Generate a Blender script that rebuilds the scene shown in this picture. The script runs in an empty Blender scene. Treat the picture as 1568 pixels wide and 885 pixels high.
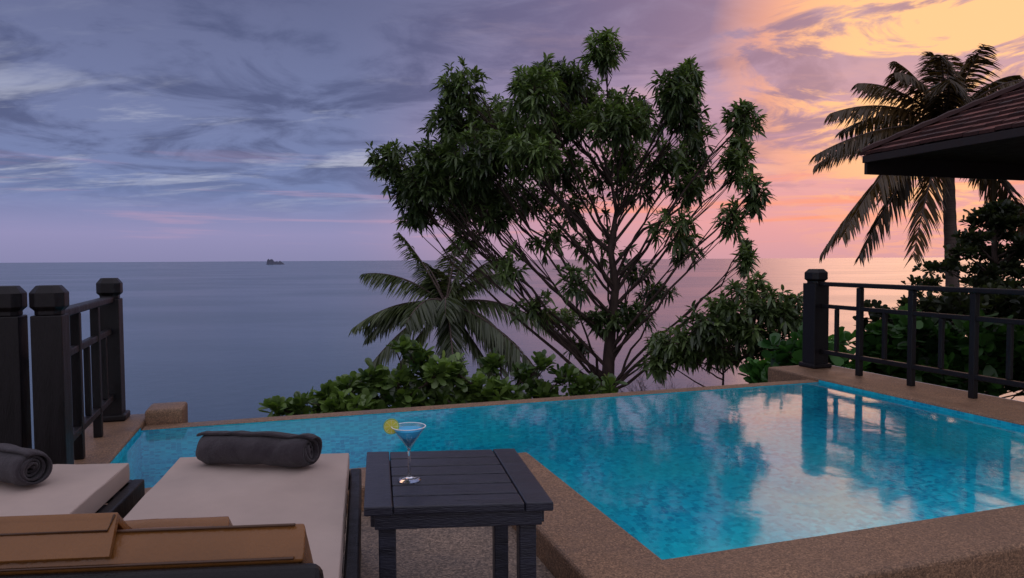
import bpy, math, random
import numpy as np
from mathutils import Vector, Matrix
random.seed(7)
scene = bpy.context.scene
scene.view_settings.view_transform = 'Standard'
scene.view_settings.look = 'None'
scene.view_settings.exposure = 0
R = math.radians

def lin(r, g, b, k=1.0):
    f = lambda c: (c/255/12.92 if c/255 <= 0.04045 else ((c/255+0.055)/1.055)**2.4)
    return (f(r)*k, f(g)*k, f(b)*k, 1)

# ------------------------------------------------------------------ node helpers
class G:
    def __init__(s, nt): s.nt = nt
    def n(s, t, **kw):
        nd = s.nt.nodes.new(t)
        for k, v in kw.items(): setattr(nd, k, v)
        return nd
    def set(s, sock, v):
        if v is None: return
        if isinstance(v, bpy.types.NodeSocket): s.nt.links.new(v, sock)
        elif isinstance(v, tuple) and sock.type == 'RGBA' and len(v) == 3: sock.default_value = (*v, 1)
        else: sock.default_value = v
    def m(s, op, a, b=None, c=None, clamp=False):
        nd = s.n('ShaderNodeMath', operation=op, use_clamp=clamp)
        s.set(nd.inputs[0], a); s.set(nd.inputs[1], b)
        if c is not None: s.set(nd.inputs[2], c)
        return nd.outputs[0]
    def mr(s, v, a, b, c=0.0, d=1.0, smooth=True):
        nd = s.n('ShaderNodeMapRange', interpolation_type='SMOOTHSTEP' if smooth else 'LINEAR')
        for i, x in enumerate((v, a, b, c, d)): s.set(nd.inputs[i], x)
        return nd.outputs[0]
    def mix(s, f, a, b, blend='MIX'):
        nd = s.n('ShaderNodeMix', data_type='RGBA', blend_type=blend)
        s.set(nd.inputs[0], f); s.set(nd.inputs[6], a); s.set(nd.inputs[7], b)
        return nd.outputs[2]
    def ramp(s, f, stops):
        nd = s.n('ShaderNodeValToRGB'); cr = nd.color_ramp
        while len(cr.elements) < len(stops): cr.elements.new(0.5)
        for e, (p, c) in zip(cr.elements, stops): e.position = p; e.color = c
        s.set(nd.inputs[0], f); return nd.outputs[0]
    def noise(s, vec, scale, detail=4, rough=0.5, dist=0.0):
        nd = s.n('ShaderNodeTexNoise')
        if vec is not None: s.set(nd.inputs['Vector'], vec)
        nd.inputs['Scale'].default_value = scale; nd.inputs['Detail'].default_value = detail
        nd.inputs['Roughness'].default_value = rough; nd.inputs['Distortion'].default_value = dist
        return nd.outputs[0]
    def xyz(s, x, y, z):
        nd = s.n('ShaderNodeCombineXYZ'); s.set(nd.inputs[0], x); s.set(nd.inputs[1], y); s.set(nd.inputs[2], z)
        return nd.outputs[0]
    def bump(s, h, strength=0.3, dist=0.01):
        nd = s.n('ShaderNodeBump'); nd.inputs['Strength'].default_value = strength
        nd.inputs['Distance'].default_value = dist; s.set(nd.inputs['Height'], h); return nd.outputs[0]

def material(name):
    m = bpy.data.materials.new(name); m.use_nodes = True
    g = G(m.node_tree); b = m.node_tree.nodes['Principled BSDF']
    return m, g, b
def pos(g): return g.n('ShaderNodeNewGeometry').outputs['Position']

def mat_plain(name, col, rough=0.5, var=0.25, scale=8.0, bump=0.0, bscale=60, spec=0.5, stretch=None):
    m, g, b = material(name); p = pos(g)
    if stretch:
        mp = g.n('ShaderNodeMapping'); g.set(mp.inputs[0], p); mp.inputs['Scale'].default_value = stretch; p = mp.outputs[0]
    n = g.noise(p, scale, 4, 0.6)
    lo = tuple(c*(1-var) for c in col[:3])+(1,); hi = tuple(min(1, c*(1+var)) for c in col[:3])+(1,)
    g.set(b.inputs['Base Color'], g.ramp(n, [(0.3, lo), (0.7, hi)]))
    g.set(b.inputs['Roughness'], g.mr(n, 0.3, 0.7, rough*0.85, min(1, rough*1.15)))
    b.inputs['Specular IOR Level'].default_value = spec
    if bump: g.set(b.inputs['Normal'], g.bump(g.noise(p, bscale, 3), bump, 0.004))
    return m

M_black = mat_plain('dark_stained_wood', (0.0065, 0.005, 0.006), 0.45, 0.4, 5, 0.5, 30, 0.3, (6, 6, 1))
M_table = mat_plain('table_wood', (0.017, 0.019, 0.032), 0.38, 0.45, 4, 0.6, 25, 0.5, (1.5, 10, 10))
M_cush = mat_plain('cream_canvas', (0.45, 0.36, 0.31), 0.85, 0.10, 3.0, 0.35, 350, 0.2)
M_leather = mat_plain('tan_leather', (0.21, 0.086, 0.022), 0.27, 0.15, 4, 0.35, 140)
M_pipe = mat_plain('dark_leather_piping', (0.07, 0.028, 0.01), 0.35, 0.12, 4)
M_white = mat_plain('white_paint', (0.7, 0.7, 0.72), 0.5, 0.05)
M_plaster = mat_plain('cream_plaster', (0.55, 0.45, 0.33), 0.9, 0.1, 3, 0.3)
M_bark = mat_plain('bark', (0.055, 0.038, 0.032), 0.9, 0.5, 10, 0.8, 30, 0.2, (1, 1, .3))
M_pbark = mat_plain('palm_bark', (0.11, 0.08, 0.07), 0.9, 0.4, 6, 0.8, 14, 0.2, (.3, .3, 4))
M_nut = mat_plain('coconut_husk', (0.12, 0.09, 0.03), 0.6)
M_soffit = mat_plain('soffit_wood', (0.02, 0.012, 0.012), 0.7)
M_rock = mat_plain('island_rock', (0.10, 0.11, 0.16), 1.0, .2, .01)

def mat_towel():
    m, g, b = material('towel_terry'); p = pos(g)
    n = g.noise(p, 14, 4)
    g.set(b.inputs['Base Color'], g.ramp(n, [(0.3, (0.030, 0.024, 0.030, 1)), (0.7, (0.055, 0.045, 0.052, 1))]))
    b.inputs['Roughness'].default_value = 1; b.inputs['Specular IOR Level'].default_value = .1
    b.inputs['Sheen Weight'].default_value = 0.2
    h = g.m('ADD', g.noise(p, 420, 2), g.m('MULTIPLY', g.noise(p, 22, 3), 2.5))
    g.set(b.inputs['Normal'], g.bump(h, 0.9, 0.006)); return m
M_towel = mat_towel()

def mat_pebble(name, base, scale=130):
    m, g, b = material(name); p = pos(g)
    v = g.n('ShaderNodeTexVoronoi'); g.set(v.inputs['Vector'], p); v.inputs['Scale'].default_value = scale
    sep = g.n('ShaderNodeSeparateColor'); g.set(sep.inputs[0], v.outputs['Color'])
    d, h = base
    c = g.ramp(sep.outputs[0], [(0.0, d), (0.45, tuple((a+b_)/2 for a, b_ in zip(d, h))), (0.85, h), (1.0, tuple(min(1, a*1.3) for a in h))])
    big = g.noise(p, 2.3, 5, 0.65)
    c = g.mix(0.8, c, g.ramp(big, [(0.3, (0.55, 0.54, 0.55, 1)), (0.7, (1.1, 1.05, 1.0, 1))]), 'MULTIPLY')
    g.set(b.inputs['Base Color'], c); g.set(b.inputs['Roughness'], g.mr(big, .35, .65, .42, .7))
    hgt = g.m('SUBTRACT', 1.0, v.outputs['Distance'])
    g.set(b.inputs['Normal'], g.bump(hgt, 0.6, 0.003)); return m
M_pebble = mat_pebble('pebble_wash', ((0.13, 0.074, 0.042, 1), (0.32, 0.19, 0.108, 1)), 175)
M_deck = mat_pebble('pebble_deck', ((0.09, 0.066, 0.05, 1), (0.29, 0.215, 0.16, 1)), 130)

def mat_tile():
    m, g, b = material('pool_mosaic')
    tc = g.n('ShaderNodeTexCoord').outputs['Object']
    v = g.n('ShaderNodeTexVoronoi', distance='CHEBYCHEV'); v.inputs['Randomness'].default_value = 0.0
    g.set(v.inputs['Vector'], tc); v.inputs['Scale'].default_value = 30
    wn = g.n('ShaderNodeTexWhiteNoise'); g.set(wn.inputs['Vector'], v.outputs['Position'])
    c = g.ramp(wn.outputs['Value'], [(0.0, (0.0, 0.22, 0.38, 1)), (0.5, (0.002, 0.35, 0.52, 1)), (1.0, (0.008, 0.48, 0.64, 1))])
    big = g.noise(tc, 0.9, 2)
    c = g.mix(g.mr(big, .35, .65, 0, .45), c, (0.02, 0.48, 0.44, 1))
    grout = g.mr(v.outputs['Distance'], 0.42, 0.47)
    c = g.mix(grout, c, (0.02, 0.42, 0.54, 1))
    g.set(b.inputs['Base Color'], c); b.inputs['Roughness'].default_value = 0.5; b.inputs['Specular IOR Level'].default_value = .2
    return m
M_tile = mat_tile()

def mat_water():
    m, g, b = material('pool_water'); p = pos(g); nt = g.nt; nt.nodes.remove(b)
    out = [n for n in nt.nodes if n.type == 'OUTPUT_MATERIAL'][0]
    n1 = g.noise(p, 2.2, 2, .5, .6); n2 = g.noise(p, 13, 2, .5, .3)
    nr = g.bump(g.m('ADD', n1, g.m('MULTIPLY', n2, 0.2)), 0.32, 0.016)
    nm = g.bump(g.m('ADD', n1, g.m('MULTIPLY', n2, 0.09)), 0.17, 0.016)
    gl = g.n('ShaderNodeBsdfGlossy'); gl.inputs['Roughness'].default_value = 0.07; g.set(gl.inputs['Normal'], nm)
    gl.inputs[0].default_value = (.95, .95, .95, 1)
    tr = g.n('ShaderNodeBsdfRefraction'); tr.inputs['IOR'].default_value = 1.333; tr.inputs['Roughness'].default_value = 0.0; tr.inputs[0].default_value = (0.84, 0.97, 1, 1); g.set(tr.inputs['Normal'], nr)
    fr = g.n('ShaderNodeFresnel'); fr.inputs['IOR'].default_value = 1.333; g.set(fr.inputs['Normal'], nm)
    mx = g.n('ShaderNodeMixShader'); g.set(mx.inputs[0], fr.outputs[0]); g.set(mx.inputs[1], tr.outputs[0]); g.set(mx.inputs[2], gl.outputs[0])
    g.set(out.inputs[0], mx.outputs[0]); return m
M_water = mat_water()

def mat_sea():
    m, g, b = material('sea_water'); p = pos(g)
    mp = g.n('ShaderNodeMapping'); g.set(mp.inputs[0], p); mp.inputs['Scale'].default_value = (.35, 1, 1)
    n = g.noise(mp.outputs[0], 0.012, 4, .6); n0 = g.noise(p, 0.25, 3, .6)
    g.set(b.inputs['Base Color'], g.ramp(n, [(0.35, (0.045, 0.085, 0.128, 1)), (0.65, (0.06, 0.105, 0.152, 1))]))
    g.set(b.inputs['Roughness'], g.mr(n, .35, .65, .19, .24)); b.inputs['IOR'].default_value = 1.33
    g.set(b.inputs['Normal'], g.bump(n0, 0.12, 0.5)); return m
M_sea = mat_sea()

def mat_leaf(name, dark, light, trans=0.3, gloss=0.06):
    m, g, b = material(name); nt = g.nt; nt.nodes.remove(b)
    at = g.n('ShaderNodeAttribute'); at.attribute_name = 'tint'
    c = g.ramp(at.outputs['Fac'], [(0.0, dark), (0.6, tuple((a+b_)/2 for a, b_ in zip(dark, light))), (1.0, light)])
    df = g.n('ShaderNodeBsdfDiffuse'); g.set(df.inputs[0], c)
    tr = g.n('ShaderNodeBsdfTranslucent'); g.set(tr.inputs[0], g.mix(1.0, c, (1.3, 1.4, .6, 1), 'MULTIPLY'))
    gl = g.n('ShaderNodeBsdfGlossy'); gl.inputs['Roughness'].default_value = .4
    mx = g.n('ShaderNodeMixShader'); mx.inputs[0].default_value = trans
    g.set(mx.inputs[1], df.outputs[0]); g.set(mx.inputs[2], tr.outputs[0])
    m2 = g.n('ShaderNodeMixShader'); m2.inputs[0].default_value = gloss; g.set(m2.inputs[1], mx.outputs[0]); g.set(m2.inputs[2], gl.outputs[0])
    out = [n for n in nt.nodes if n.type == 'OUTPUT_MATERIAL'][0]; g.set(out.inputs[0], m2.outputs[0])
    return m
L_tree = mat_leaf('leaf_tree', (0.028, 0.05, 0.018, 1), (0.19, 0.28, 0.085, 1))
L_shrub = mat_leaf('leaf_shrub', (0.025, 0.06, 0.014, 1), (0.19, 0.30, 0.065, 1))
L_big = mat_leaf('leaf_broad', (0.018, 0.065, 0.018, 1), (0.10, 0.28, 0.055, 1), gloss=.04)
L_bigd = mat_leaf('leaf_broad_shaded', (0.008, 0.022, 0.008, 1), (0.06, 0.17, 0.03, 1), gloss=.03)  # darker copy of leaf_broad, shade put into the leaf colour
L_dark = mat_leaf('leaf_dark', (0.015, 0.022, 0.012, 1), (0.06, 0.075, 0.03, 1), gloss=.03)
L_palm = mat_leaf('leaf_palm', (0.032, 0.048, 0.018, 1), (0.14, 0.18, 0.06, 1))
L_palm2 = mat_leaf('leaf_palm_backlit', (0.03, 0.022, 0.01, 1), (0.15, 0.085, 0.025, 1), .4)  # warm brown copy of leaf_palm, sunset backlight put into the colour

def mat_ground():
    m, g, b = material('hillside_soil'); p = pos(g)
    n = g.noise(p, 1.2, 6, .7)
    g.set(b.inputs['Base Color'], g.ramp(n, [(0.3, (0.012, 0.02, 0.008, 1)), (0.7, (0.05, 0.06, 0.025, 1))]))
    b.inputs['Roughness'].default_value = 1; g.set(b.inputs['Normal'], g.bump(n, 1, .3)); return m
M_ground = mat_ground()

# ------------------------------------------------------------------ object helpers
def empty(name, loc=(0, 0, 0)):
    o = bpy.data.objects.new(name, None); o.location = loc; o.empty_display_size = .2
    scene.collection.objects.link(o); return o
def obj(name, V, F, mat, parent=None, bevel=0, smooth=False, seg=2, local=False):
    me = bpy.data.meshes.new(name); me.from_pydata([tuple(v) for v in V], [], F); me.validate(); me.update()
    import bmesh
    bm = bmesh.new(); bm.from_mesh(me); bmesh.ops.recalc_face_normals(bm, faces=bm.faces); bm.to_mesh(me); bm.free()
    o = bpy.data.objects.new(name, me); scene.collection.objects.link(o); me.materials.append(mat)
    if parent:
        o.parent = parent
        if not local: o.location = -Vector(parent.location)
    if smooth:
        for p in me.polygons: p.use_smooth = True
    if bevel:
        md = o.modifiers.new('b', 'BEVEL'); md.width = bevel; md.segments = seg; md.limit_method = 'ANGLE'; md.angle_limit = R(40)
    return o
BF = [(0, 3, 2, 1), (4, 5, 6, 7), (0, 1, 5, 4), (1, 2, 6, 5), (2, 3, 7, 6), (3, 0, 4, 7)]
def boxv(lo, hi, f=lambda v: v):
    x0, y0, z0 = lo; x1, y1, z1 = hi
    return [f(v) for v in [(x0, y0, z0), (x1, y0, z0), (x1, y1, z0), (x0, y1, z0), (x0, y0, z1), (x1, y0, z1), (x1, y1, z1), (x0, y1, z1)]]
def box(name, lo, hi, mat, parent=None, f=lambda v: v, bevel=0.004, **k):
    return obj(name, boxv(lo, hi, f), BF, mat, parent, bevel, **k)
def prism(name, poly, z0, z1, mat, parent, f, bevel=0.0, **k):
    n = len(poly); V = [f((x, y, z0)) for x, y in poly]+[f((x, y, z1)) for x, y in poly]
    F = [tuple(range(n-1, -1, -1)), tuple(range(n, 2*n))]+[(i, (i+1) % n, n+(i+1) % n, n+i) for i in range(n)]
    return obj(name, V, F, mat, parent, bevel, **k)
class Tubes:
    def __init__(s): s.V = []; s.F = []
    def add(s, pts, rad, n=6):
        b0 = len(s.V); pts = [Vector(p) for p in pts]
        for i, p in enumerate(pts):
            t = (pts[min(i+1, len(pts)-1)]-pts[max(i-1, 0)]);
            t = t.normalized() if t.length > 1e-6 else Vector((0, 0, 1))
            a = t.cross(Vector((.3, .9, .1))).normalized(); c = t.cross(a)
            for k in range(n):
                an = 2*math.pi*k/n; s.V.append(p+(a*math.cos(an)+c*math.sin(an))*rad[i])
        for i in range(len(pts)-1):
            for k in range(n): s.F.append((b0+i*n+k, b0+i*n+(k+1) % n, b0+(i+1)*n+(k+1) % n, b0+(i+1)*n+k))
    def build(s, name, mat, par): return obj(name, s.V, s.F, mat, par, smooth=True)

PA = R(17.8); PC, PS = math.cos(PA), math.sin(PA)
def P(v): return (v[0]*PC-v[1]*PS, v[0]*PS+v[1]*PC, v[2])

# ------------------------------------------------------------------ camera
EYE = 1.2
cd = bpy.data.cameras.new('camera'); cam = bpy.data.objects.new('camera', cd); scene.collection.objects.link(cam)
cd.sensor_width = 36; cd.lens = 36*1080/1568; cd.clip_end = 90000; cd.clip_start = .05
cam.matrix_world = Matrix.Translation((0, 0, EYE)) @ Matrix.Rotation(R(90-2.4), 4, 'X') @ Matrix.Rotation(-0.0057, 4, 'Z')
scene.camera = cam

# ------------------------------------------------------------------ world
w = bpy.data.worlds.new('World'); scene.world = w; w.use_nodes = True
g = G(w.node_tree); g.nt.nodes.clear()
d = g.n('ShaderNodeTexCoord').outputs['Generated']
sp = g.n('ShaderNodeSeparateXYZ'); g.set(sp.inputs[0], d); X, Y, Z = sp.outputs
zc = g.m('MAXIMUM', Z, 0.0)
hl = g.m('SQRT', g.m('ADD', g.m('MULTIPLY', X, X), g.m('MULTIPLY', Y, Y)))
sa = R(38)
azd = g.m('DIVIDE', g.m('ADD', g.m('MULTIPLY', X, math.sin(sa)), g.m('MULTIPLY', Y, math.cos(sa))), g.m('MAXIMUM', hl, .001))
warm = g.mr(azd, 0.60, 0.985)
cold = g.ramp(zc, [(0.0, lin(138, 136, 174)), (0.035, lin(148, 144, 184)), (0.09, lin(120, 134, 178)), (0.18, lin(118, 128, 168)), (0.33, lin(102, 108, 144)), (1, lin(120, 130, 165))])
hot = g.ramp(zc, [(0.0, lin(212, 156, 166)), (0.05, lin(238, 164, 164)), (0.12, lin(228, 164, 172)), (0.22, lin(178, 150, 178)), (0.34, lin(144, 134, 166)), (1, lin(130, 130, 160))])
base = g.mix(warm, cold, hot)
den = g.m('ADD', zc, 0.13)
px = g.m('DIVIDE', X, den); py = g.m('DIVIDE', Y, den)
n1 = g.noise(g.xyz(g.m('MULTIPLY', px, .9), py, 0.9), 2.0, 7, 0.60, 0.6)
dark = g.m('MULTIPLY', g.mr(n1, 0.41, 0.60), g.mr(zc, 0.04, 0.16))
base = g.mix(g.m('MULTIPLY', dark, .8), base, g.mix(warm, lin(80, 88, 124), lin(122, 108, 142)))
n2 = g.noise(g.xyz(g.m('MULTIPLY', px, .45), g.m('MULTIPLY', py, 1.2), 7.3), 1.9, 6, 0.66, 0.3)
wisp = g.m('MULTIPLY', g.mr(n2, 0.50, 0.66), g.m('MULTIPLY', g.mr(zc, 0.05, 0.12), g.mr(zc, 0.26, 0.16, .15, 1)))
base = g.mix(g.m('MULTIPLY', wisp, .78), base, g.mix(warm, lin(182, 186, 206), lin(240, 180, 168)))
az = g.m('ARCTAN2', X, Y)
n4 = g.noise(g.xyz(g.m('MULTIPLY', az, 3.2), g.m('MULTIPLY', zc, 62), 2.0), 1.0, 4, .6, .3)
st = g.m('MULTIPLY', g.mr(n4, .52, .68), g.m('MULTIPLY', g.mr(zc, .17, .09), g.mr(zc, .012, .04)))
st = g.m('MULTIPLY', st, g.m('ADD', g.m('MULTIPLY', warm, .75), .22))
base = g.mix(st, base, g.mix(warm, lin(228, 170, 185), lin(255, 156, 122)))
ge, ga = R(14), R(32.5)
sv = (math.sin(ga)*math.cos(ge), math.cos(ga)*math.cos(ge), math.sin(ge))
vd = g.n('ShaderNodeVectorMath', operation='DOT_PRODUCT'); g.set(vd.inputs[0], d); vd.inputs[1].default_value = sv
gd = vd.outputs['Value']
n3 = g.noise(g.xyz(px, py, 4.4), 2.3, 6, .64, .8)
brk = g.mr(n3, .44, .58, .06, 1.0)
glow = g.m('MULTIPLY', g.mr(gd, .958, .996, 0, 1, False), brk)
base = g.mix(g.m('MINIMUM', g.m('MULTIPLY', glow, 1.6), 1.0), base, g.mix(g.mr(gd, .972, .998), (1.0, .44, .26, 1), (1.25, .70, .28, 1)))
wide = g.m('MULTIPLY', g.m('POWER', g.mr(gd, .86, 1.0, 0, 1, False), 2.0), .25)
base = g.mix(wide, base, (1.0, .46, .36, 1))
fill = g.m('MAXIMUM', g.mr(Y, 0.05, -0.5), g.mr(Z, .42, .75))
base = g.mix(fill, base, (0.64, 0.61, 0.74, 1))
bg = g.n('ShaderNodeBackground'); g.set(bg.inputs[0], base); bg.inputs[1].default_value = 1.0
sky = g.n('ShaderNodeTexSky', sky_type='NISHITA', sun_disc=False, sun_elevation=R(6), sun_rotation=ga)
bg2 = g.n('ShaderNodeBackground'); g.set(bg2.inputs[0], sky.outputs[0]); bg2.inputs[1].default_value = 0.0003
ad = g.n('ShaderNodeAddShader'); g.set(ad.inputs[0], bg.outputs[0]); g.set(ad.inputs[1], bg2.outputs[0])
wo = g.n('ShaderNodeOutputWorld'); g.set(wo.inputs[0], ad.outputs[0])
w.cycles.sampling_method = 'MANUAL'; w.cycles.sample_map_resolution = 256

sd = bpy.data.lights.new('sun', 'SUN'); sd.energy = 0.2; sd.angle = R(30); sd.color = (1, .58, .38)
so = bpy.data.objects.new('sun', sd); scene.collection.objects.link(so)
so.rotation_euler = Vector(sv).to_track_quat('Z', 'Y').to_euler(); so.location = (20, 30, 15)

# ------------------------------------------------------------------ sea, island, terrain
SEA = -25
S = 45000
obj('sea', [(-S, -2000, SEA), (S, -2000, SEA), (S, S, SEA), (-S, S, SEA)], [(0, 1, 2, 3)], M_sea)
prof = [(-60, 0), (-56, 26), (-48, 31), (-40, 24), (-33, 30), (-20, 27), (-12, 17), (0, 15), (8, 19), (18, 13), (28, 21), (34, 17), (44, 12), (58, 0)]
V = []; F = []
for k, (sc, yy) in enumerate([(0.0, -14), (0.9, -6), (1.0, 0), (.9, 6), (0, 14)]):
    for (a, b_) in prof: V.append((a*1.05, yy, b_*sc*1.35-1))
n = len(prof)
for k in range(4):
    for i in range(n-1): F.append((k*n+i, k*n+i+1, (k+1)*n+i+1, (k+1)*n+i))
isl = obj('island', V, F, M_rock); isl.location = (-1672, 5000, SEA)

V = []; F = []; N1, N2 = 90, 80
for j in range(N2):
    for i in range(N1):
        p = -70+150*i/(N1-1); q = -14+110*(j/(N2-1))**1.6
        z = -1.3-.37*max(0, q-4.2)+math.sin(p*.9+q*.5)*.12+math.sin(p*.31-q*.43)*.35*min(1, max(0, (q-5)/10))
        if q < 4.2: z = -1.5
        V.append(P((p, q, z)))
for j in range(N2-1):
    for i in range(N1-1): F.append((j*N1+i, j*N1+i+1, (j+1)*N1+i+1, (j+1)*N1+i))
obj('hillside_ground', V, F, M_ground, smooth=True)

# ------------------------------------------------------------------ terrace and pool
WZ = 0.08
QF, QN, QL, PR, PD, PL = 5.15, 2.22, 3.72, 4.54, 1.28, -0.93
terr = empty('terrace')
prism('deck', [(-6, -4), (7.5, -4), (7.5, QN-.33-.002), (PD-.33-.002, QN-.33-.002), (PD-.33-.002, QL-.33-.002), (-6, QL-.33-.002)], -1.6, 0, M_deck, terr, P)
pool = empty('swimming_pool')
cop = [(PL-.42, QL-.33), (PD-.33, QL-.33), (PD-.33, QN-.33), (PR+.68, QN-.33), (PR+.68, 5.86), (PR, 5.86), (PR, QN), (PD, QN), (PD, QL), (PL, QL), (PL, 5.55), (PL-.42, 5.55)]
prism('coping', cop, -2.6, .12, M_pebble, pool, P, bevel=.018, seg=3)
prism('overflow_edge', [(PL+.001, QF), (PR-.001, QF), (PR-.001, QF+.13), (PL+.001, QF+.13)], -2.6, WZ+.010, M_pebble, pool, P, bevel=.012)
box('corner_block', (PL+.002, QF+.132, -2.4), (PL+.24, QF+.40, .19), M_pebble, pool, P, .02)
box('outer_ledge', (PR+.682, QN-.3, -2.6), (PR+.78, 5.84, .10), M_white, pool, P, .01)
L = [(PL, QL), (PD, QL), (PD, QN), (PR, QN), (PR, QF), (PL, QF)]
e = .003
Li = [(PL+e, QL+e), (PD+e, QL+e), (PD+e, QN+e), (PR-e, QN+e), (PR-e, QF-e), (PL+e, QF-e)]
DZ = -1.0
V = [(x, y, DZ) for x, y in Li]+[(x, y, .105) for x, y in Li]
F = [tuple(range(6))]+[(i, (i+1) % 6, 6+(i+1) % 6, 6+i) for i in range(6) if i != 4]
o = obj('tiled_basin', V, F, M_tile, pool, local=True); o.rotation_euler = (0, 0, PA)
V = [(PR-e, QF-e, DZ), (PL+e, QF-e, DZ), (PL+e, QF-e, WZ+.004), (PR-e, QF-e, WZ+.004)]
o = obj('tiled_weir_wall', V, [(0, 1, 2, 3)], M_tile, pool, local=True); o.rotation_euler = (0, 0, PA)
e2 = .0035
V = [P((x, y, WZ)) for x, y in [(PL+e2, QL+e2), (PD+e2, QL+e2), (PD+e2, QN+e2), (PR-e2, QN+e2), (PR-e2, QF-e2), (PL+e2, QF-e2)]]
wob = obj('water_surface', V, [tuple(range(6))], M_water, pool)
if wob.data.polygons[0].normal.z < 0: wob.data.flip_normals()
for k, (p, q) in enumerate([(-.35, QL+.16), (.65, QL+.16), (1.9, QN+.16), (2.95, QN+.16), (4.0, QN+.16)]):
    V = []; F = []; nn = 20
    for r, off in [(.09, -.155), (.09, -.13), (.075, -.12), (.0, -.115)]:
        for j in range(nn):
            a = 2*math.pi*j/nn; V.append(P((p+r*math.cos(a), q+off, -.38+r*math.sin(a))))
    for i in range(3):
        for j in range(nn): F.append((i*nn+j, i*nn+(j+1) % nn, (i+1)*nn+(j+1) % nn, (i+1)*nn+j))
    obj('lamp_fitting_%d' % (k+1), V, F, M_white, pool)
    ld = bpy.data.lights.new('pool_lamp', 'AREA'); ld.shape = 'DISK'; ld.size = .16; ld.energy = 2.9 if k < 2 else 4.9; ld.color = (.8, .97, 1)
    lo = bpy.data.objects.new('pool_lamp_light_%d' % (k+1), ld); scene.collection.objects.link(lo); lo.parent = pool
    lo.location = P((p, q-.10, -.38)); lo.rotation_euler = (R(75), 0, PA)

# ------------------------------------------------------------------ railings
def post(par, p, q, wd, zb, zt, nm='post'):
    h = wd/2
    box(nm+'_shaft', (p-h, q-h, zb), (p+h, q+h, zt-.14), M_black, par, P, .006)
    box(nm+'_foot', (p-h-.025, q-h-.025, zb), (p+h+.025, q+h+.025, zb+.045), M_black, par, P, .012)
    V = []; F = []
    rings = [(h*.86, zt-.139), (h*.86, zt-.118), (h*1.12, zt-.100), (h*1.12, zt-.035), (h*.72, zt)]
    for r, z in rings:
        for k in range(8):
            a = [(-1, -.55), (-.55, -1), (.55, -1), (1, -.55), (1, .55), (.55, 1), (-.55, 1), (-1, .55)][k]
            V.append(P((p+a[0]*r, q+a[1]*r, z)))
    for i in range(len(rings)-1):
        for k in range(8): F.append((i*8+k, i*8+(k+1) % 8, i*8+8+(k+1) % 8, i*8+8+k))
    F.append(tuple(range(len(rings)*8-8, len(rings)*8))); F.append(tuple(range(7, -1, -1)))
    obj(nm+'_cap', V, F, M_black, par, .003)
def railing(name, p0, q0, p1, q1, wd, posts, spacing=.556, zb=.12, zt=1.09):
    par = empty(name, P((p0, q0, zb)))
    dx, dy = p1-p0, q1-q0; Ln = math.hypot(dx, dy); dx /= Ln; dy /= Ln
    def seg(nm, s0, s1, half, z0, z1, bev=.005):
        f = lambda v: P((p0+dx*v[0]-dy*v[1], q0+dy*v[0]+dx*v[1], v[2]))
        box(nm, (s0, -half, z0), (s1, half, z1), M_black, par, f, bev)
    a, b_ = wd/2+.002, Ln-(wd/2+.002 if len(posts) > 1 else 0)
    seg('handrail', a, b_, .034, .925, .965, .008)
    seg('mid_rail', a, b_, .018, .712, .750)
    seg('bottom_rail', a, b_, .020, .265, .305)
    k = 1; s = spacing
    while s < b_-.1:
        seg('stanchion_%d' % k, s-.024, s+.024, .024, zb, .923)
        s += spacing; k += 1
    k = 1; s = spacing/2
    while s < b_-.05:
        seg('baluster_%d' % k, s-.018, s+.018, .016, .307, .711)
        s += spacing; k += 1
    for i, (pp, qq) in enumerate(posts): post(par, pp, qq, wd, zb, zt, 'post_%d' % (i+1))
railing('terrace_railing', 4.97, 5.69, 5.04, -1.0, .17, [(4.97, 5.69)])
railing('terrace_railing', -1.14, 5.40, -1.07, 3.86, .13, [(-1.14, 5.40), (-1.07, 3.86)], .513)
railing('terrace_railing', -1.245, 3.86, -5.5, 3.86, .13, [(-1.245, 3.86)], .513, zb=0.0)

# ------------------------------------------------------------------ sun loungers
def frame(O, aa, ab):
    ax = (math.cos(R(aa)), math.sin(R(aa))); ay = (-math.sin(R(ab)), math.cos(R(ab)))
    return lambda v: (O[0]+ax[0]*v[0]+ay[0]*v[1], O[1]+ax[1]*v[0]+ay[1]*v[1], v[2])
def softbox(name, lo, hi, mat, par, f, r=.02, puff=.006, wr=.0022):
    x0, y0, z0 = lo; x1, y1, z1 = hi
    V = boxv(lo, hi); import bmesh
    me = bpy.data.meshes.new(name); me.from_pydata(V, [], BF)
    bm = bmesh.new(); bm.from_mesh(me)
    bmesh.ops.subdivide_edges(bm, edges=bm.edges[:], cuts=14, use_grid_fill=True)
    for v in bm.verts:
        u = (v.co.x-x0)/(x1-x0)*2-1; t = (v.co.y-y0)/(y1-y0)*2-1; s = (v.co.z-z0)/(z1-z0)*2-1
        v.co.z += puff*(1-u*u)*(1-t*t)*s + wr*(math.sin(v.co.x*17+v.co.y*11)+.6*math.sin(v.co.x*41-v.co.y*23))*(s > .5)
        v.co.x += .25*puff*(1-s*s)*(1 if u > .99 else -1 if u < -.99 else 0)
        v.co.y += .5*puff*(1-s*s)*(1 if t > .99 else -1 if t < -.99 else 0)
    for v in bm.verts: v.co = Vector(f(tuple(v.co)))
    bmesh.ops.recalc_face_normals(bm, faces=bm.faces)
    bm.to_mesh(me); bm.free()
    o = bpy.data.objects.new(name, me); scene.collection.objects.link(o); me.materials.append(mat)
    o.parent = par; o.location = -Vector(par.location)
    for p in me.polygons: p.use_smooth = True
    md = o.modifiers.new('b', 'BEVEL'); md.width = r; md.segments = 4; md.limit_method = 'ANGLE'; md.angle_limit = R(45)
    md = o.modifiers.new('w', 'WEIGHTED_NORMAL')
    return o
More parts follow.
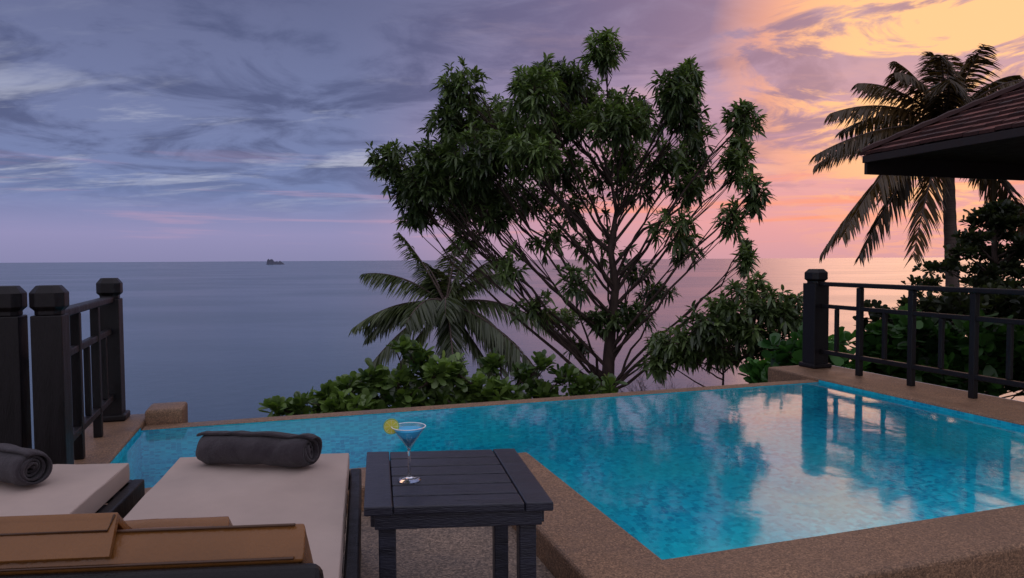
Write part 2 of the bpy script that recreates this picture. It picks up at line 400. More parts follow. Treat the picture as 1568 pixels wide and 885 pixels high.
def lounger(O, aa=5, ab=11.8, wid=.68):
    f0 = frame(O, aa, ab)
    par = empty('sun_lounger', (O[0], O[1], 0))
    LN = 1.9
    softbox('mattress', (-wid, -1.36, .325), (0, 0, .40), M_cush, par, f0, .016)
    tb = Tubes(); rc = [(-wid+.004, -.004), (-.004, -.004), (-.004, -1.356)]
    tb.add([f0((a, b_, .396)) for a, b_ in rc], [.0035]*3, 6); tb.add([f0((a, b_, .332)) for a, b_ in rc], [.0035]*3, 6)
    tb.build('mattress_piping', M_cush, par)
    box('side_rail_1', (.004, -LN, .24), (.05, .03, .325), M_black, par, f0, .008)
    box('side_rail_2', (-wid-.05, -LN, .24), (-wid-.004, .03, .325), M_black, par, f0, .008)
    box('end_rail', (-wid-.002, -.0, .24), (.002, .045, .32), M_black, par, f0, .008)
    for k in range(9):
        b0 = -.1-k*.15; box('slat_%d' % (k+1), (-wid, b0-.08, .295), (0, b0, .318), M_black, par, f0, .004)
    for k, (a, b_) in enumerate([(.005, -.12), (.005, -1.8), (-wid-.045, -.12), (-wid-.045, -1.8)]):
        box('leg_%d' % (k+1), (a, b_, 0), (a+.04, b_+.06, .238), M_black, par, f0, .005)
    b0, z0 = -1.30, .385; th = math.atan2(.345, .43)
    ct, st_ = math.cos(th), math.sin(th)
    fb = lambda v: f0((v[0], b0-v[1]*ct+v[2]*st_, z0+v[1]*st_+v[2]*ct))
    softbox('backrest_cushion', (-wid+.02, 0, -.055), (-.035, .56, .012), M_leather, par, fb, .018, .012, .001)
    box('backrest_frame_top', (-wid-.02, .535, -.115), (.0, .585, -.06), M_black, par, fb, .02, seg=4)
    box('backrest_stile_1', (-.05, -.04, -.10), (-.01, .533, -.06), M_black, par, fb, .01)
    box('backrest_stile_2', (-wid, -.04, -.10), (-wid+.04, .533, -.06), M_black, par, fb, .01)
    softbox('head_pillow', (-wid+.04, .28, .016), (-.18, .48, .055), M_leather, par, fb, .018, .014, .001)
    softbox('pillow_strap', (-wid+.04, .568, -.040), (-.345, .580, .030), M_leather, par, fb, .005, .002, 0)
    softbox('strap_fold', (-wid+.04, .46, .020), (-.345, .580, .034), M_leather, par, fb, .006, .002, 0)
    tb = Tubes()
    tb.add([fb((-wid+.05, .582, .002)), fb((-.355, .582, .002)), fb((-.349, .582, .028)), fb((-.349, .48, .037))], [.0022]*4, 6)
    tb.add([fb((-wid+.04, .566, .006)), fb((-.05, .566, .006))], [.0028]*2, 6)
    tb.add([fb((-wid+.04, .564, -.050)), fb((-.05, .564, -.050))], [.0028]*2, 6)
    tb.build('leather_piping', M_pipe, par)
    return f0
O1 = (-.683, 2.907); O2 = (-1.53, 2.78)
f1 = lounger(O1); f2 = lounger(O2)

# ------------------------------------------------------------------ rolled towels
def towel(loc, ang, length, rad, seed):
    rr = np.random.RandomState(seed)
    turns = 4.3; nth = 150; nl = 40
    V = []; F = []
    th = rad*.13
    pp = [(i/nth*turns*2*math.pi, rad*(.12+.88*i/nth)) for i in range(nth+1)]
    ph = rr.rand(4)*6
    for s in range(2):
        for j in range(nl+1):
            x = (j/nl-.5)
            for (a, r) in pp:
                rr_ = r-(th if s else 0)
                lay = a/(2*math.pi*turns)
                diag = math.sin(a*1.0+x*11+ph[3])
                wob = 1+.035*math.sin(x*9+ph[0]+a*.9)+.03*math.sin(x*17+ph[1]+a)*lay+.055*lay*max(0, diag)**6-.05*lay*max(0, math.sin(a+x*11+ph[3]+.7))**8
                endp = .012*math.sin(a*.8+ph[2]) - .02*(1-lay)
                xx = x*(length+2*endp)
                end = 1-.16*max(0, abs(x)*2-.88)/.12*(lay)
                V.append((xx, math.cos(a)*rr_*wob*end*1.06, math.sin(a)*rr_*wob*end*.93))
    nc = nth+1; off = (nl+1)*nc
    for j in range(nl):
        for i in range(nth):
            a = j*nc+i
            F.append((a, a+1, a+nc+1, a+nc)); b_ = off+a; F.append((b_, b_+nc, b_+nc+1, b_+1))
    for j in (0, nl):
        for i in range(nth):
            a = j*nc+i; F.append((a, a+1, off+a+1, off+a))
    for j in range(nl):
        for i in (0, nth):
            a = j*nc+i; F.append((a, a+nc, off+a+nc, off+a))
    o = obj('rolled_towel', V, F, M_towel, smooth=True)
    o.location = loc; o.rotation_euler = (0, 0, ang)
    return o
t1 = f1((-.35, -.17, 0)); towel((t1[0], t1[1], .402+.068), R(-9), .47, .072, 1)
t2 = f2((-.40, -.20, 0)); towel((t2[0]-.02, t2[1], .402+.068), R(-22), .47, .072, 5)

# ------------------------------------------------------------------ side table
ft = frame((-.43, 2.0), 4.0, 10.8)
tab = empty('side_table', (-.3, 2.3, 0)); TW, TD, TH = .55, .60, .49
box('board_left', (0, 0, TH-.028), (.082, TD, TH), M_table, tab, ft, .004)
box('board_right', (TW-.082, 0, TH-.028), (TW, TD, TH), M_table, tab, ft, .004)
ns = 6; gp = .010; sw = (TD-gp*(ns-1))/ns
for k in range(ns):
    b0 = k*(sw+gp); box('slat_%d' % (k+1), (.085, b0+(.001 if k == 0 else 0), TH-.026), (TW-.085, b0+sw-(.001 if k == ns-1 else 0), TH-.0015), M_table, tab, ft, .004)
for k, (lo, hi) in enumerate([((.03, .018, 0), (TW-.03, .04, 0)), ((.03, TD-.04, 0), (TW-.03, TD-.018, 0)), ((.018, .042, 0), (.04, TD-.042, 0)), ((TW-.04, .042, 0), (TW-.018, TD-.042, 0))]):
    box('apron_%d' % (k+1), (lo[0], lo[1], TH-.075), (hi[0], hi[1], TH-.0285), M_table, tab, ft, .003)
for k, (a, b_) in enumerate([(.042, .042), (TW-.092, .042), (.042, TD-.092), (TW-.092, TD-.092)]):
    box('leg_%d' % (k+1), (a-.001, b_-.001, 0), (a+.05, b_+.05, TH-.029), M_table, tab, ft, .004)

# ------------------------------------------------------------------ cocktail glass
def lathe(name, prof, mat, par, loc, n=40, smooth=True, cap=True):
    V = []; F = []
    for r, z in prof:
        for k in range(n):
            a = 2*math.pi*k/n; V.append((loc[0]+r*math.cos(a), loc[1]+r*math.sin(a), loc[2]+z))
    m_ = len(prof)
    for i in range(m_-1):
        for k in range(n): F.append((i*n+k, i*n+(k+1) % n, (i+1)*n+(k+1) % n, (i+1)*n+k))
    if cap: F.append(tuple(range(n-1, -1, -1))); F.append(tuple(range((m_-1)*n, m_*n)))
    return obj(name, V, F, mat, par, smooth=smooth)
mg, gg, b = material('thin_clear_glass'); gg.nt.nodes.remove(b)
tr = gg.n('ShaderNodeBsdfTransparent'); tr.inputs[0].default_value = (.95, .97, .98, 1)
gl = gg.n('ShaderNodeBsdfGlossy'); gl.inputs['Roughness'].default_value = .03
lw_ = gg.n('ShaderNodeLayerWeight'); lw_.inputs['Blend'].default_value = .3
mx = gg.n('ShaderNodeMixShader'); gg.set(mx.inputs[0], gg.mr(lw_.outputs['Facing'], 0.1, 1, .05, .7, False)); gg.set(mx.inputs[1], tr.outputs[0]); gg.set(mx.inputs[2], gl.outputs[0])
gg.set([n for n in gg.nt.nodes if n.type == 'OUTPUT_MATERIAL'][0].inputs[0], mx.outputs[0])
ms, gs, b = material('solid_clear_glass'); b.inputs['Transmission Weight'].default_value = 1; b.inputs['IOR'].default_value = 1.5; b.inputs['Roughness'].default_value = .02
gs.set(b.inputs['Base Color'], gs.ramp(gs.noise(pos(gs), 20), [(.3, (.95, .97, 1, 1)), (.7, (1, 1, 1, 1))]))
ml, gl_, b = material('blue_cocktail'); gl_.set(b.inputs['Base Color'], gl_.ramp(gl_.noise(pos(gl_), 20), [(.3, (.015, .42, .85, 1)), (.7, (.04, .55, .9, 1))]))
b.inputs['Roughness'].default_value = .25; b.inputs['Specular IOR Level'].default_value = .2
glass = empty('cocktail_glass', (-.335, 2.25, TH))
gp_ = (-.335, 2.25, TH+.0005)
lathe('foot_and_stem', [(.037, 0), (.037, .0022), (.02, .005), (.008, .010), (.0046, .02), (.0040, .06), (.0042, .095), (.0055, .1025)], ms, glass, gp_)
lathe('bowl', [(.0056, .1028), (.053, .172), (.0545, .174), (.053, .1748), (.0515, .1735), (.004, .109), (.0005, .108)], mg, glass, gp_)
lathe('blue_drink', [(.0006, .1085), (.0034, .1095), (.0460, .1650), (.0456, .1653), (.0005, .1653)], ml, glass, gp_)
msalt = mat_plain('salt', (.8, .8, .8), .8, .1, 200)
V = []; F = []
n = 48
for k in range(n):
    a = 2*math.pi*k/n
    for j in range(6):
        c = 2*math.pi*j/6; r = .0538+.0016*math.cos(c)*(1+.3*random.random()); V.append((gp_[0]+r*math.cos(a), gp_[1]+r*math.sin(a), gp_[2]+.1745+.0014*math.sin(c)))
for k in range(n):
    for j in range(6): F.append((k*6+j, ((k+1) % n)*6+j, ((k+1) % n)*6+(j+1) % 6, k*6+(j+1) % 6))
obj('salt_rim', V, F, msalt, glass)
mrind = mat_plain('lime_rind', (.25, .42, .03), .4, .1); mpulp = mat_plain('lime_pulp', (.62, .60, .07), .35, .1, 60); mpith = mat_plain('lime_pith', (.7, .7, .35), .5, .05)
lc = Vector((gp_[0]-.055, gp_[1]-.006, gp_[2]+.176)); ux = Vector((.97, .2, 0)).normalized(); uz = Vector((0, 0, 1)); un = ux.cross(uz)
def disc(name, r0, r1, a0, a1, t, mat):
    V = []; F = []; m_ = max(3, int((a1-a0)/.2))
    for s in (-1, 1):
        for k in range(m_+1):
            a = a0+(a1-a0)*k/m_
            for r in (r0, r1): V.append(lc+ux*math.cos(a)*r+uz*math.sin(a)*r+un*t*s)
    o_ = 2*(m_+1)
    for k in range(m_):
        i = 2*k; F += [(i, i+1, i+3, i+2), (o_+i, o_+i+2, o_+i+3, o_+i+1), (i+1, o_+i+1, o_+i+3, i+3), (i, i+2, o_+i+2, o_+i)]
    F += [(0, o_, o_+1, 1), (2*m_, 2*m_+1, o_+2*m_+1, o_+2*m_)]
    obj(name, V, F, mat, glass)
disc('lime_rind', .0225, .025, 0, 2*math.pi, .0028, mrind)
disc('lime_pith', .0005, .0225, 0, 2*math.pi, .0022, mpith)
for k in range(8): disc('lime_segment_%d' % (k+1), .003, .0205, k*math.pi/4+.07, (k+1)*math.pi/4-.07, .0027, mpulp)

# ------------------------------------------------------------------ villa with tiled hip roof
def mat_rooftile():
    m, g, b = material('clay_roof_tile'); at = g.n('ShaderNodeAttribute'); at.attribute_name = 'tint'
    c = g.ramp(at.outputs['Fac'], [(0, (.04, .014, .012, 1)), (1, (.19, .06, .042, 1))])
    c = g.mix(.6, c, g.ramp(g.noise(pos(g), 5, 5), [(.3, (.6, .6, .6, 1)), (.7, (1.1, 1.1, 1.1, 1))]), 'MULTIPLY')
    g.set(b.inputs['Base Color'], c); b.inputs['Roughness'].default_value = .65; b.inputs['Specular IOR Level'].default_value = .25
    g.set(b.inputs['Normal'], g.bump(g.noise(pos(g), 50, 4), .5, .01)); return m
M_roof = mat_rooftile()
RP, RQ, RZ, RL, RT = 6.22, 6.42, 2.36, 6.6, .55
villa = empty('villa', P((RP+1.6, RQ-1.6, 0)))
cp, cq = RP+RL/2, RQ-RL/2
def quads_obj(name, V, tint, mat, parent=None, smooth=False):
    V = np.asarray(V, dtype=np.float32).reshape(-1, 3); nq = len(V)//4
    me = bpy.data.meshes.new(name); me.vertices.add(len(V)); me.vertices.foreach_set('co', V.ravel())
    me.loops.add(nq*4); me.loops.foreach_set('vertex_index', np.arange(nq*4, dtype=np.int32))
    me.polygons.add(nq); me.polygons.foreach_set('loop_start', np.arange(0, nq*4, 4, dtype=np.int32))
    at = me.attributes.new('tint', 'FLOAT', 'POINT'); at.data.foreach_set('value', np.repeat(np.asarray(tint, dtype=np.float32), 4))
    me.update(calc_edges=True); me.validate()
    me.materials.append(mat); o = bpy.data.objects.new(name, me); scene.collection.objects.link(o)
    if parent: o.parent = parent; o.location = -Vector(parent.location)
    return o
V = []; T = []
NC = 26; H = RL/2
for side in range(4):
    def S4(u, inn, z):
        a, b_ = u, -(H-inn)
        for _ in range(side): a, b_ = -b_, a
        return P((cp+a, cq+b_, z))
    for c in range(NC):
        i0 = H*c/NC-.02; i1 = H*(c+1)/NC
        zz0 = RZ+i0*RT+.036; zz1 = RZ+i1*RT+.002
        u = -(H-i0)
        while u < (H-i0):
            u2 = min(u+.16, H-i0); lf = random.uniform(-.006, .006)
            lim = H-i1
            a0, a1 = max(-lim, min(lim, u)), max(-lim, min(lim, u2))
            V += [S4(u, i0, zz0+lf), S4(u2-.004, i0, zz0+lf), S4(a1, i1, zz1), S4(a0, i1, zz1)]
            V += [S4(u, i0, zz0+lf-.034), S4(u2-.004, i0, zz0+lf-.034), S4(u2-.004, i0, zz0+lf), S4(u, i0, zz0+lf)]
            t = random.random(); T += [t, t*.1]; u = u2
quads_obj('roof_tiles', V, T, M_roof, villa)
apx = P((cp, cq, RZ+H*RT-.02))
V = [P((RP, RQ, RZ-.02)), P((RP+RL, RQ, RZ-.02)), P((RP+RL, RQ-RL, RZ-.02)), P((RP, RQ-RL, RZ-.02)), apx]
obj('roof_deck', V, [(0, 1, 4), (1, 2, 4), (2, 3, 4), (3, 0, 4), (0, 3, 2, 1)], M_soffit, villa)
for k, (a, b_) in enumerate([((RP, RQ), (RP+RL, RQ)), ((RP+RL, RQ), (RP+RL, RQ-RL)), ((RP, RQ-RL), (RP+RL, RQ-RL)), ((RP, RQ), (RP, RQ-RL))]):
    x0, x1 = sorted((a[0], b_[0])); y0, y1 = sorted((a[1], b_[1]))
    if k in (0, 2): box('fascia_%d' % k, (x0+.05, y0-.02, RZ-.22), (x1-.05, y0+.02, RZ-.022), M_soffit, villa, P)
    else: box('fascia_%d' % k, (x0-.02, y0+.022, RZ-.10), (x0+.02, y1-.022, RZ-.022), M_soffit, villa, P)
for k, (sx, sy) in enumerate([(-1, 1), (1, 1), (1, -1), (-1, -1)]):
    V = []; F = []
    for i in range(41):
        t = i/40; r = .055+(.012 if i % 2 else 0)
        c = Vector(P((cp+sx*H*(1-t), cq+sy*H*(1-t), RZ+H*t*RT+.015)))
        sd_ = Vector(P((sy, -sx, 0))).normalized()
        for j in range(5):
            a = math.pi*j/4; V.append(c+sd_*math.cos(a)*r+Vector((0, 0, 1))*math.sin(a)*r)
    for i in range(40):
        for j in range(4): F.append((i*5+j, i*5+j+1, i*5+5+j+1, i*5+5+j))
    o = obj('hip_ridge_%d' % k, V, F, M_roof, villa)
box('wall', (RP+1.9, RQ-RL+1.2, -1.6), (RP+RL-1.2, RQ-1.9, RZ-.16), M_plaster, villa, P)
box('door_frame', (RP+1.86, RQ-4.2, 0), (RP+1.898, RQ-2.8, 2.1), M_black, villa, P)
box('door_glass', (RP+1.84, RQ-4.1, .1), (RP+1.858, RQ-2.9, 2.0), M_soffit, villa, P)

# ------------------------------------------------------------------ foliage
def unit(a): return a/np.maximum(np.linalg.norm(a, axis=1, keepdims=True), 1e-6)
def leaf_quads(base, dr, L, W, shape, droop, rr):
    st = {'blade': ([0, .3, .68, 1], [.12, 1, .75, .04]), 'round': ([0, .42, .8, 1], [.12, .8, 1, .45]), 'palm': ([0, .35, .7, 1], [.6, 1, .7, .05])}[shape]
    n = len(base); dr = unit(dr)
    ref = np.tile([0, 0, 1.0], (n, 1))+rr.normal(0, .35, (n, 3))
    s = unit(np.cross(dr, ref)); L = L[:, None]; W = W[:, None]
    rows = []
    for t, wd in zip(*st):
        c = base+dr*L*t; c = c+np.array([0, 0, -1.0])*(droop*L*t*t)
        rows.append((c-s*W*wd*.5, c+s*W*wd*.5))
    q = []
    for i in range(3):
        q.append(np.stack([rows[i][0], rows[i][1], rows[i+1][1], rows[i+1][0]], axis=1))
    return np.stack(q, axis=1).reshape(-1, 3)

def make_tree(name, loc, s, trunk, clumps, seed, lmat, bmat, D=150, shape='blade', L=.2, W=.045, nl=11, droop=.35, r_tr=.15, up=.3, limb_r=.045, dens=.03, slope=.9, leaf_down=-.15, grow=1.0, taper=.78):
    rr = np.random.RandomState(seed); par = empty(name, loc); loc = np.array(loc); tb = Tubes()
    tp = np.array([(x, y, z) for x, y, z in trunk], dtype=float)*s+loc
    nT = len(tp); tb.add(tp, [r_tr*(1-taper*(i/(nT-1))**.8) for i in range(nT)], 10)
    hz = np.array([t[2] for t in trunk])
    def tpos(h):
        h = min(max(h, hz[0]), hz[-1]); return np.array([np.interp(h, hz, tp[:, k]) for k in range(3)])
    LB, LD, LT, LL = [], [], [], []
    R_ = max(abs(c[0]) for c in clumps)
    for ci, c in enumerate(clumps):
        dx, h, rx, rz, f = c[:5]; rx *= grow; rz *= grow
        dep = c[5] if len(c) > 5 else rr.uniform(-1, 1)*D*math.sqrt(max(0.05, 1-(dx/(R_*1.05))**2))
        cen = np.array([dx, dep, h])*s+loc
        hs = min(max(h-slope*math.hypot(dx, dep)-30, hz[1]+5), hz[-1]); a0 = tpos(hs)
        ln = np.linalg.norm(cen-a0)
        ctrl = a0*.45+cen*.55+np.array([0, 0, -.06*ln])+rr.normal(0, .05*ln, 3)
        m_ = 9; path = [a0*(1-t)**2+2*ctrl*t*(1-t)+cen*t*t+(rr.normal(0, .012*ln, 3) if 0 < t < 1 else 0) for t in np.linspace(0, 1, m_)]
        lr = limb_r*(.6+.5*ln/4)
        tb.add(path, [lr*(1-.85*t)+.003 for t in np.linspace(0, 1, m_)], 6)
        n = max(5, int(rx*rz*dens*f)); k = max(3, n//6)
        ell = np.array([rx, (rx+rz)/2*1.1, rz])*s
        v = unit(rr.normal(0, 1, (k, 3)))*(rr.rand(k, 1)**.5)*.75
        subs = cen+v*ell
        for sb in subs:
            i0 = rr.randint(m_//2, m_); st = np.array(path[i0]); md = (st+sb)/2+rr.normal(0, .05, 3)
            tb.add([st, md, sb], [.010, .007, .004], 4)
        ctint = rr.uniform(-.22, .22)
        ro = unit(rr.normal(0, 1, (n, 3)))*(rr.rand(n, 1)**.45)*rr.choice([1, 1, 1, 1.25], (n, 1))
        rp = cen+ro*ell
        for i in range(n):
            sb = subs[np.argmin(((subs-rp[i])**2).sum(1))]
            tb.add([sb, rp[i]], [.004, .0025], 3)
            out = unit((ro[i]*.6+np.array([0, 0, up]))[None])[0]
            m2 = nl+rr.randint(-2, 3)
            dd = unit(rr.normal(0, 1, (m2, 3))+out*.9+np.array([0, 0, leaf_down]))
            LB.append(rp[i]+dd*.01-out*(rr.rand(m2, 1)*L*.6)); LD.append(dd)
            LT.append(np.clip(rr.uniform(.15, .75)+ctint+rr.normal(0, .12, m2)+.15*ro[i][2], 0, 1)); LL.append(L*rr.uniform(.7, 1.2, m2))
    LB = np.concatenate(LB); LD = np.concatenate(LD); LT = np.concatenate(LT); LL = np.concatenate(LL)
    q = leaf_quads(LB, LD, LL, LL*W/L, shape, droop, rr)
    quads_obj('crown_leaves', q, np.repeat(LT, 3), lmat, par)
    tb.build('trunk_and_branches', bmat, par)

cl = [(-325, 365, 30, 30, 1), (-290, 325, 36, 36, 1.1), (-255, 370, 40, 28, 1), (-235, 305, 38, 30, 1), (-292, 285, 28, 14, 1), (-265, 335, 40, 30, 1, -60), (-215, 335, 40, 30, 1, -40),
      (-230, 430, 36, 32, 1), (-220, 478, 32, 25, 1), (-180, 450, 40, 40, 1.1), (-145, 405, 45, 40, 1), (-190, 365, 48, 36, 1.1), (-132, 492, 14, 14, 1.6),
      (-115, 450, 34, 34, 1), (-98, 490, 24, 18, 1), (-58, 498, 30, 26, 1), (-14, 527, 28, 24, 1.1), (-20, 478, 45, 34, 1), (35, 452, 40, 30, 1), (-65, 430, 45, 34, .9),
      (72, 455, 28, 30, 1), (104, 480, 18, 22, 1.3), (98, 428, 30, 30, 1), (0, 415, 55, 30, .8), (-65, 372, 50, 28, .7), (50, 400, 40, 30, .7), (10, 370, 50, 26, .45),
      (148, 415, 24, 28, .9), (190, 428, 26, 20, 1.1), (216, 405, 14, 22, 1.4), (198, 362, 22, 28, 1), (158, 358, 28, 30, .7), (184, 310, 16, 26, 1), (122, 335, 30, 26, .6), (140, 385, 30, 26, .7), (90, 375, 34, 28, .6),
      (-180, 285, 36, 24, .7), (-125, 325, 45, 32, .6), (-120, 365, 40, 30, .8), (-170, 320, 40, 28, .8), (-40, 315, 55, 34, .35), (55, 345, 42, 32, .45), (100, 265, 38, 30, .4), (140, 232, 30, 24, .55), (166, 270, 16, 24, .9),
      (-215, 250, 22, 16, .5), (-150, 205, 28, 24, .45), (-110, 142, 34, 20, .5), (-62, 105, 32, 18, .8), (-2, 112, 38, 18, .9), (42, 122, 30, 20, .8), (102, 155, 34, 16, .6), (-62, 185, 28, 24, .4), (62, 195, 34, 22, .4),
      (188, 168, 22, 20, .7), (222, 212, 10, 20, 1.8), (239, 236, 7, 12, 2.5), (0, 240, 50, 30, .2), (-90, 245, 34, 24, .4), (-30, 60, 26, 14, .6), (80, 80, 30, 16, .6)]
cl = [(c[0]*1.05,)+c[1:] for c in cl]
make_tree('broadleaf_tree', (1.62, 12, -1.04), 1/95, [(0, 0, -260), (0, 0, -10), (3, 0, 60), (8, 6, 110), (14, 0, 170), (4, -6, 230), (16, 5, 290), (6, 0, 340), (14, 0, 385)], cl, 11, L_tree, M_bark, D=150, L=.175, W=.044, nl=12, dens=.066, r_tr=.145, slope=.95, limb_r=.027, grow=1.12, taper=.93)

cl2 = []
rr = np.random.RandomState(4)
for lev, hw in [(0, 170), (28, 150), (55, 130), (82, 110), (108, 85), (132, 60), (155, 35), (175, 15)]:
    for k in range(int(3+hw/22)):
        cl2.append((rr.uniform(-1, 1)*hw, lev+rr.uniform(-8, 8), 26, 7, 1.9, rr.uniform(-1, 1)*hw*.7))
make_tree('sea_almond_tree', (8.6, 12.6, 0.05), 1/88, [(0, 0, -500), (0, 0, -20), (5, 0, 60), (0, 0, 120), (2, 0, 160)], cl2, 5, L_dark, M_bark, D=100, shape='round', L=.12, W=.055, nl=8, dens=.08, r_tr=.11, slope=.15, up=.8, leaf_down=.2, droop=.1, limb_r=.03)

def shrub(name, loc, s, clumps, seed, mat, **k):
    a = dict(D=30, shape='round', L=.14, W=.07, nl=9, droop=.15, r_tr=.03, up=.8, limb_r=.012, dens=.05, slope=.3, leaf_down=.25); a.update(k)
    make_tree(name, loc, s, [(0, 0, -150), (0, 0, -90), (2, 0, -20), (0, 0, 10)], clumps, seed, mat, M_bark, **a)
shrub('coastal_shrub', (-1.15, 7.0, -.30), 1/150, [(-140, 14, 16, 10, 1), (-106, 28, 14, 8, 1.3), (-112, 2, 22, 14, 1), (-75, 34, 18, 10, 1.2), (-80, 10, 26, 16, .9), (-35, 48, 16, 12, 1.2), (-40, 18, 28, 18, .8), (0, 40, 22, 16, 1), (-50, 0, 40, 18, 1), (20, 10, 40, 20, 1), (-95, -16, 40, 14, 1), (50, 42, 16, 14, 1.2), (70, 5, 30, 20, 1), (-165, 2, 12, 6, 1.8), (-182, 6, 8, 5, 2), (30, 78, 14, 12, 1.5), (62, 66, 14, 12, 1.5), (10, 95, 8, 8, 2)], 21, L_shrub, L=.14, W=.065, dens=.055)
shrub('coastal_shrub', (0.0, 7.3, -.32), 1/150, [(-90, 58, 16, 14, 1.2), (-60, 30, 22, 18, 1), (-30, 62, 16, 12, 1.2), (-20, 22, 30, 14, 1), (14, 44, 18, 12, 1), (45, 20, 24, 14, 1), (82, 46, 18, 12, 1), (0, 0, 50, 18, 1), (60, 0, 50, 16, 1), (-60, 0, 50, 18, 1), (112, 26, 20, 12, 1), (130, 0, 30, 14, 1), (50, 62, 12, 8, 1.4), (150, 22, 18, 12, 1)], 22, L_shrub, L=.13, W=.06, dens=.055)
shrub('leafy_shrub', (2.75, 9.2, -.15), 1/115, [(-60, 20, 30, 30, 1), (-30, 55, 32, 30, 1), (0, 80, 32, 26, 1), (30, 60, 36, 30, 1), (-85, 35, 26, 22, .8), (0, 20, 50, 30, 1), (60, 85, 30, 26, 1), (-95, 5, 25, 25, 1), (90, 75, 30, 24, 1), (60, 30, 40, 30, 1), (20, 110, 16, 14, .7), (105, 95, 16, 12, 1), (120, 60, 24, 20, 1)], 23, L_tree, shape='blade', L=.15, W=.042, up=.3, leaf_down=-.2, droop=.35, nl=11)
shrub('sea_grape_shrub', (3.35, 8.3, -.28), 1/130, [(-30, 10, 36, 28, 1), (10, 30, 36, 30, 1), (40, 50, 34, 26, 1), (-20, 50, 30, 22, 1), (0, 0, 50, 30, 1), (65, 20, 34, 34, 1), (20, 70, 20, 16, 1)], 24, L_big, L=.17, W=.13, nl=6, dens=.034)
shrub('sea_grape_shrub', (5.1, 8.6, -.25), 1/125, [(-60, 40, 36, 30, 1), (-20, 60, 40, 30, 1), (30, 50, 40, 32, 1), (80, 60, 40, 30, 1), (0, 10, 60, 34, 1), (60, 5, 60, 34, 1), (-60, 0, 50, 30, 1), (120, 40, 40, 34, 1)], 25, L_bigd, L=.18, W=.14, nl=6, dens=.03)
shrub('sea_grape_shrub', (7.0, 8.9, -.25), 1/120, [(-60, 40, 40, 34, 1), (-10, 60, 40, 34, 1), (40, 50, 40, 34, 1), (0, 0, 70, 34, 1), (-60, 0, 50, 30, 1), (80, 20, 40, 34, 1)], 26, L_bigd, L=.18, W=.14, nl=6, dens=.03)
cl3 = [(rr.uniform(-190, 190), rr.uniform(-60, 75), 34, 26, 1) for _ in range(34)]
shrub('hillside_thicket', (7.2, 10.6, -.25), 1/100, cl3, 27, L_dark, L=.15, W=.07, dens=.035, D=60)

tb = Tubes(); rr = np.random.RandomState(8)
par = empty('bare_shrub', (1.95, 9.0, -2.0))
def growtw(p, d_, ln, r, lev):
    q = p+d_*ln; tb.add([p, (p+q)/2+Vector(rr.normal(0, .02, 3)), q], [r, r*.8, r*.6], 4)
    if lev:
        for _ in range(3): growtw(p+d_*ln*rr.uniform(.5, 1), (d_+Vector(rr.normal(0, .42, 3))).normalized(), ln*.68, r*.6, lev-1)
for _ in range(6): growtw(Vector((1.95, 9.0, -2.0)), Vector((rr.normal(0, .28), rr.normal(0, .2), 1)).normalized(), .85, .012, 4)
tb.build('twigs', M_bark, par)

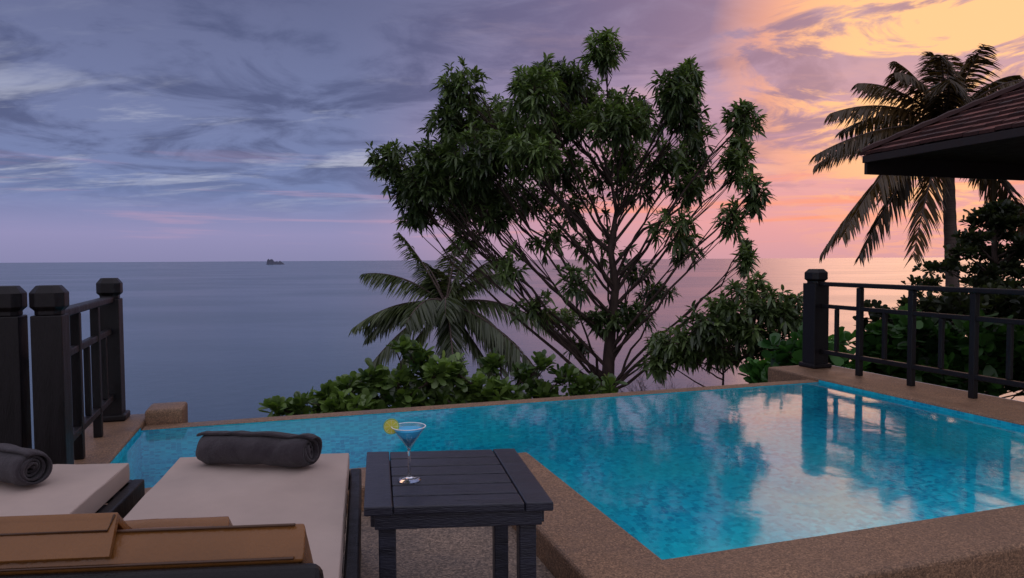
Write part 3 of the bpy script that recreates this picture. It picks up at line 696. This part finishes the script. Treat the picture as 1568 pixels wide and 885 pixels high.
# ------------------------------------------------------------------ coconut palms
def palm(name, crown, base, bend, r0, r1, fronds, Lf, seed, lmat, nuts=True, leaflet=.75, lw=.075):
    rr = np.random.RandomState(seed); par = empty(name, base); tb = Tubes()
    c = np.array(crown); b = np.array(base); bd = np.array(bend)
    ts = np.linspace(0, 1, 60)
    pts = [b*(1-t)**2+2*bd*t*(1-t)+c*t*t for t in ts]
    tb.add(pts, [(r0*(1-t)+r1*t)*(1+.06*(i % 2)) for i, t in enumerate(ts)], 10); tb.build('trunk', M_pbark, par)
    tb = Tubes(); LB, LD, LL, LT = [], [], [], []
    for (az, el, lf, dr) in fronds:
        az = R(az); el = R(el); L_ = Lf*lf
        d0 = np.array([math.sin(az)*math.cos(el), math.cos(az)*math.cos(el), math.sin(el)])
        fn = lambda t: c+d0*L_*t+np.array([0, 0, -1])*dr*L_*t**2.1
        tt = np.linspace(0, 1, 14); tb.add([fn(t) for t in tt], [.045*(1-t)+.008 for t in tt], 5)
        tint = rr.uniform(.1, .8); nn = 95
        twist = rr.normal(0, .25)
        for k in range(nn):
            t = .10+.90*k/(nn-1); p = fn(t); T = fn(min(1, t+.01))-fn(t-.01); T /= np.linalg.norm(T)
            s_ = np.cross(T, [0, 0, 1.0]); s_ /= max(np.linalg.norm(s_), 1e-3)
            upv = np.cross(s_, T); s2 = s_*math.cos(twist)+upv*math.sin(twist)
            ll = leaflet*(math.sin(math.pi*(.12+.80*t))**.7)
            for sg in (-1, 1):
                if rr.rand() < .05: continue
                dd = s2*sg*.75+T*.6+np.array([0, 0, -.42])+rr.normal(0, .10, 3)
                LB.append(p); LD.append(dd); LL.append(ll*rr.uniform(.8, 1.1)); LT.append(np.clip(tint+rr.normal(0, .12), 0, 1))
    q = leaf_quads(np.array(LB), np.array(LD), np.array(LL), np.full(len(LB), lw), 'palm', .4, rr)
    quads_obj('fronds', q, np.repeat(LT, 3), lmat, par); tb.build('frond_ribs', M_pbark, par)
    if nuts:
        V = []; F = []
        for k in range(9):
            cc = c+np.array([rr.uniform(-.4, .4), rr.uniform(-.4, .4), -.35-rr.rand()*.55]); o0 = len(V)
            for i in range(7):
                for j in range(8):
                    a = math.pi*i/6; f_ = 2*math.pi*j/8; V.append(tuple(cc+np.array([math.sin(a)*math.cos(f_)*.14, math.sin(a)*math.sin(f_)*.14, math.cos(a)*.18])))
            for i in range(6):
                for j in range(8): F.append((o0+i*8+j, o0+i*8+(j+1) % 8, o0+i*8+8+(j+1) % 8, o0+i*8+8+j))
        obj('coconuts', V, F, M_nut, par, smooth=True)
fr = [(-95, 5, 1.0, .30), (-85, 30, .95, .38), (-75, 48, .9, .35), (-60, 66, .85, .3), (-105, 58, .9, .45), (-20, 78, .75, .2), (30, 80, .7, .2), (60, 68, .8, .25), (80, 50, .95, .35), (100, 30, 1.05, .45), (85, 5, 1, .5), (-110, -15, 1.0, .55), (-75, -28, .95, .5), (70, -25, 1.0, .5), (180, 20, .8, .6), (150, 45, .9, .5), (-150, 45, .9, .5), (-160, 5, .85, .6), (140, 0, .9, .6), (20, 30, 1, .4), (-30, 30, 1, .4), (0, 0, .9, .5), (110, -45, .9, .3), (-130, -50, .9, .3), (-60, 12, .9, .45), (60, 15, .9, .5), (160, 70, .8, .3), (-140, 65, .8, .35), (-92, -45, .9, .35)]
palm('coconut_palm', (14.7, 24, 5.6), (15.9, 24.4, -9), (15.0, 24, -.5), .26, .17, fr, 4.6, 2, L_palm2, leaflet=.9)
rr = np.random.RandomState(12)
fr = [(rr.uniform(0, 360), e, rr.uniform(.8, 1.05), d_) for e, d_ in [(78, .15), (70, .2), (62, .3), (55, .3), (50, .35), (45, .4), (38, .4), (30, .45), (22, .5), (15, .55), (8, .55), (0, .55), (-8, .5), (-15, .5), (-25, .4)]]
fr += [(-92, 40, 1.05, .35), (-75, 62, 1.05, .2), (-85, 12, .95, .45), (85, 55, 1.1, .4), (95, 15, 1.1, .5), (-95, -20, .95, .5), (80, -25, 1.1, .4), (-100, -45, 1, .3), (100, -50, 1, .2), (170, -20, .8, .6), (175, 30, .7, .6)]
palm('coconut_palm', (-2.45, 26, -.45), (-2.3, 26.5, -11), (-2.6, 26, -5), .22, .17, fr, 3.75, 3, L_palm, nuts=True, leaflet=.8)
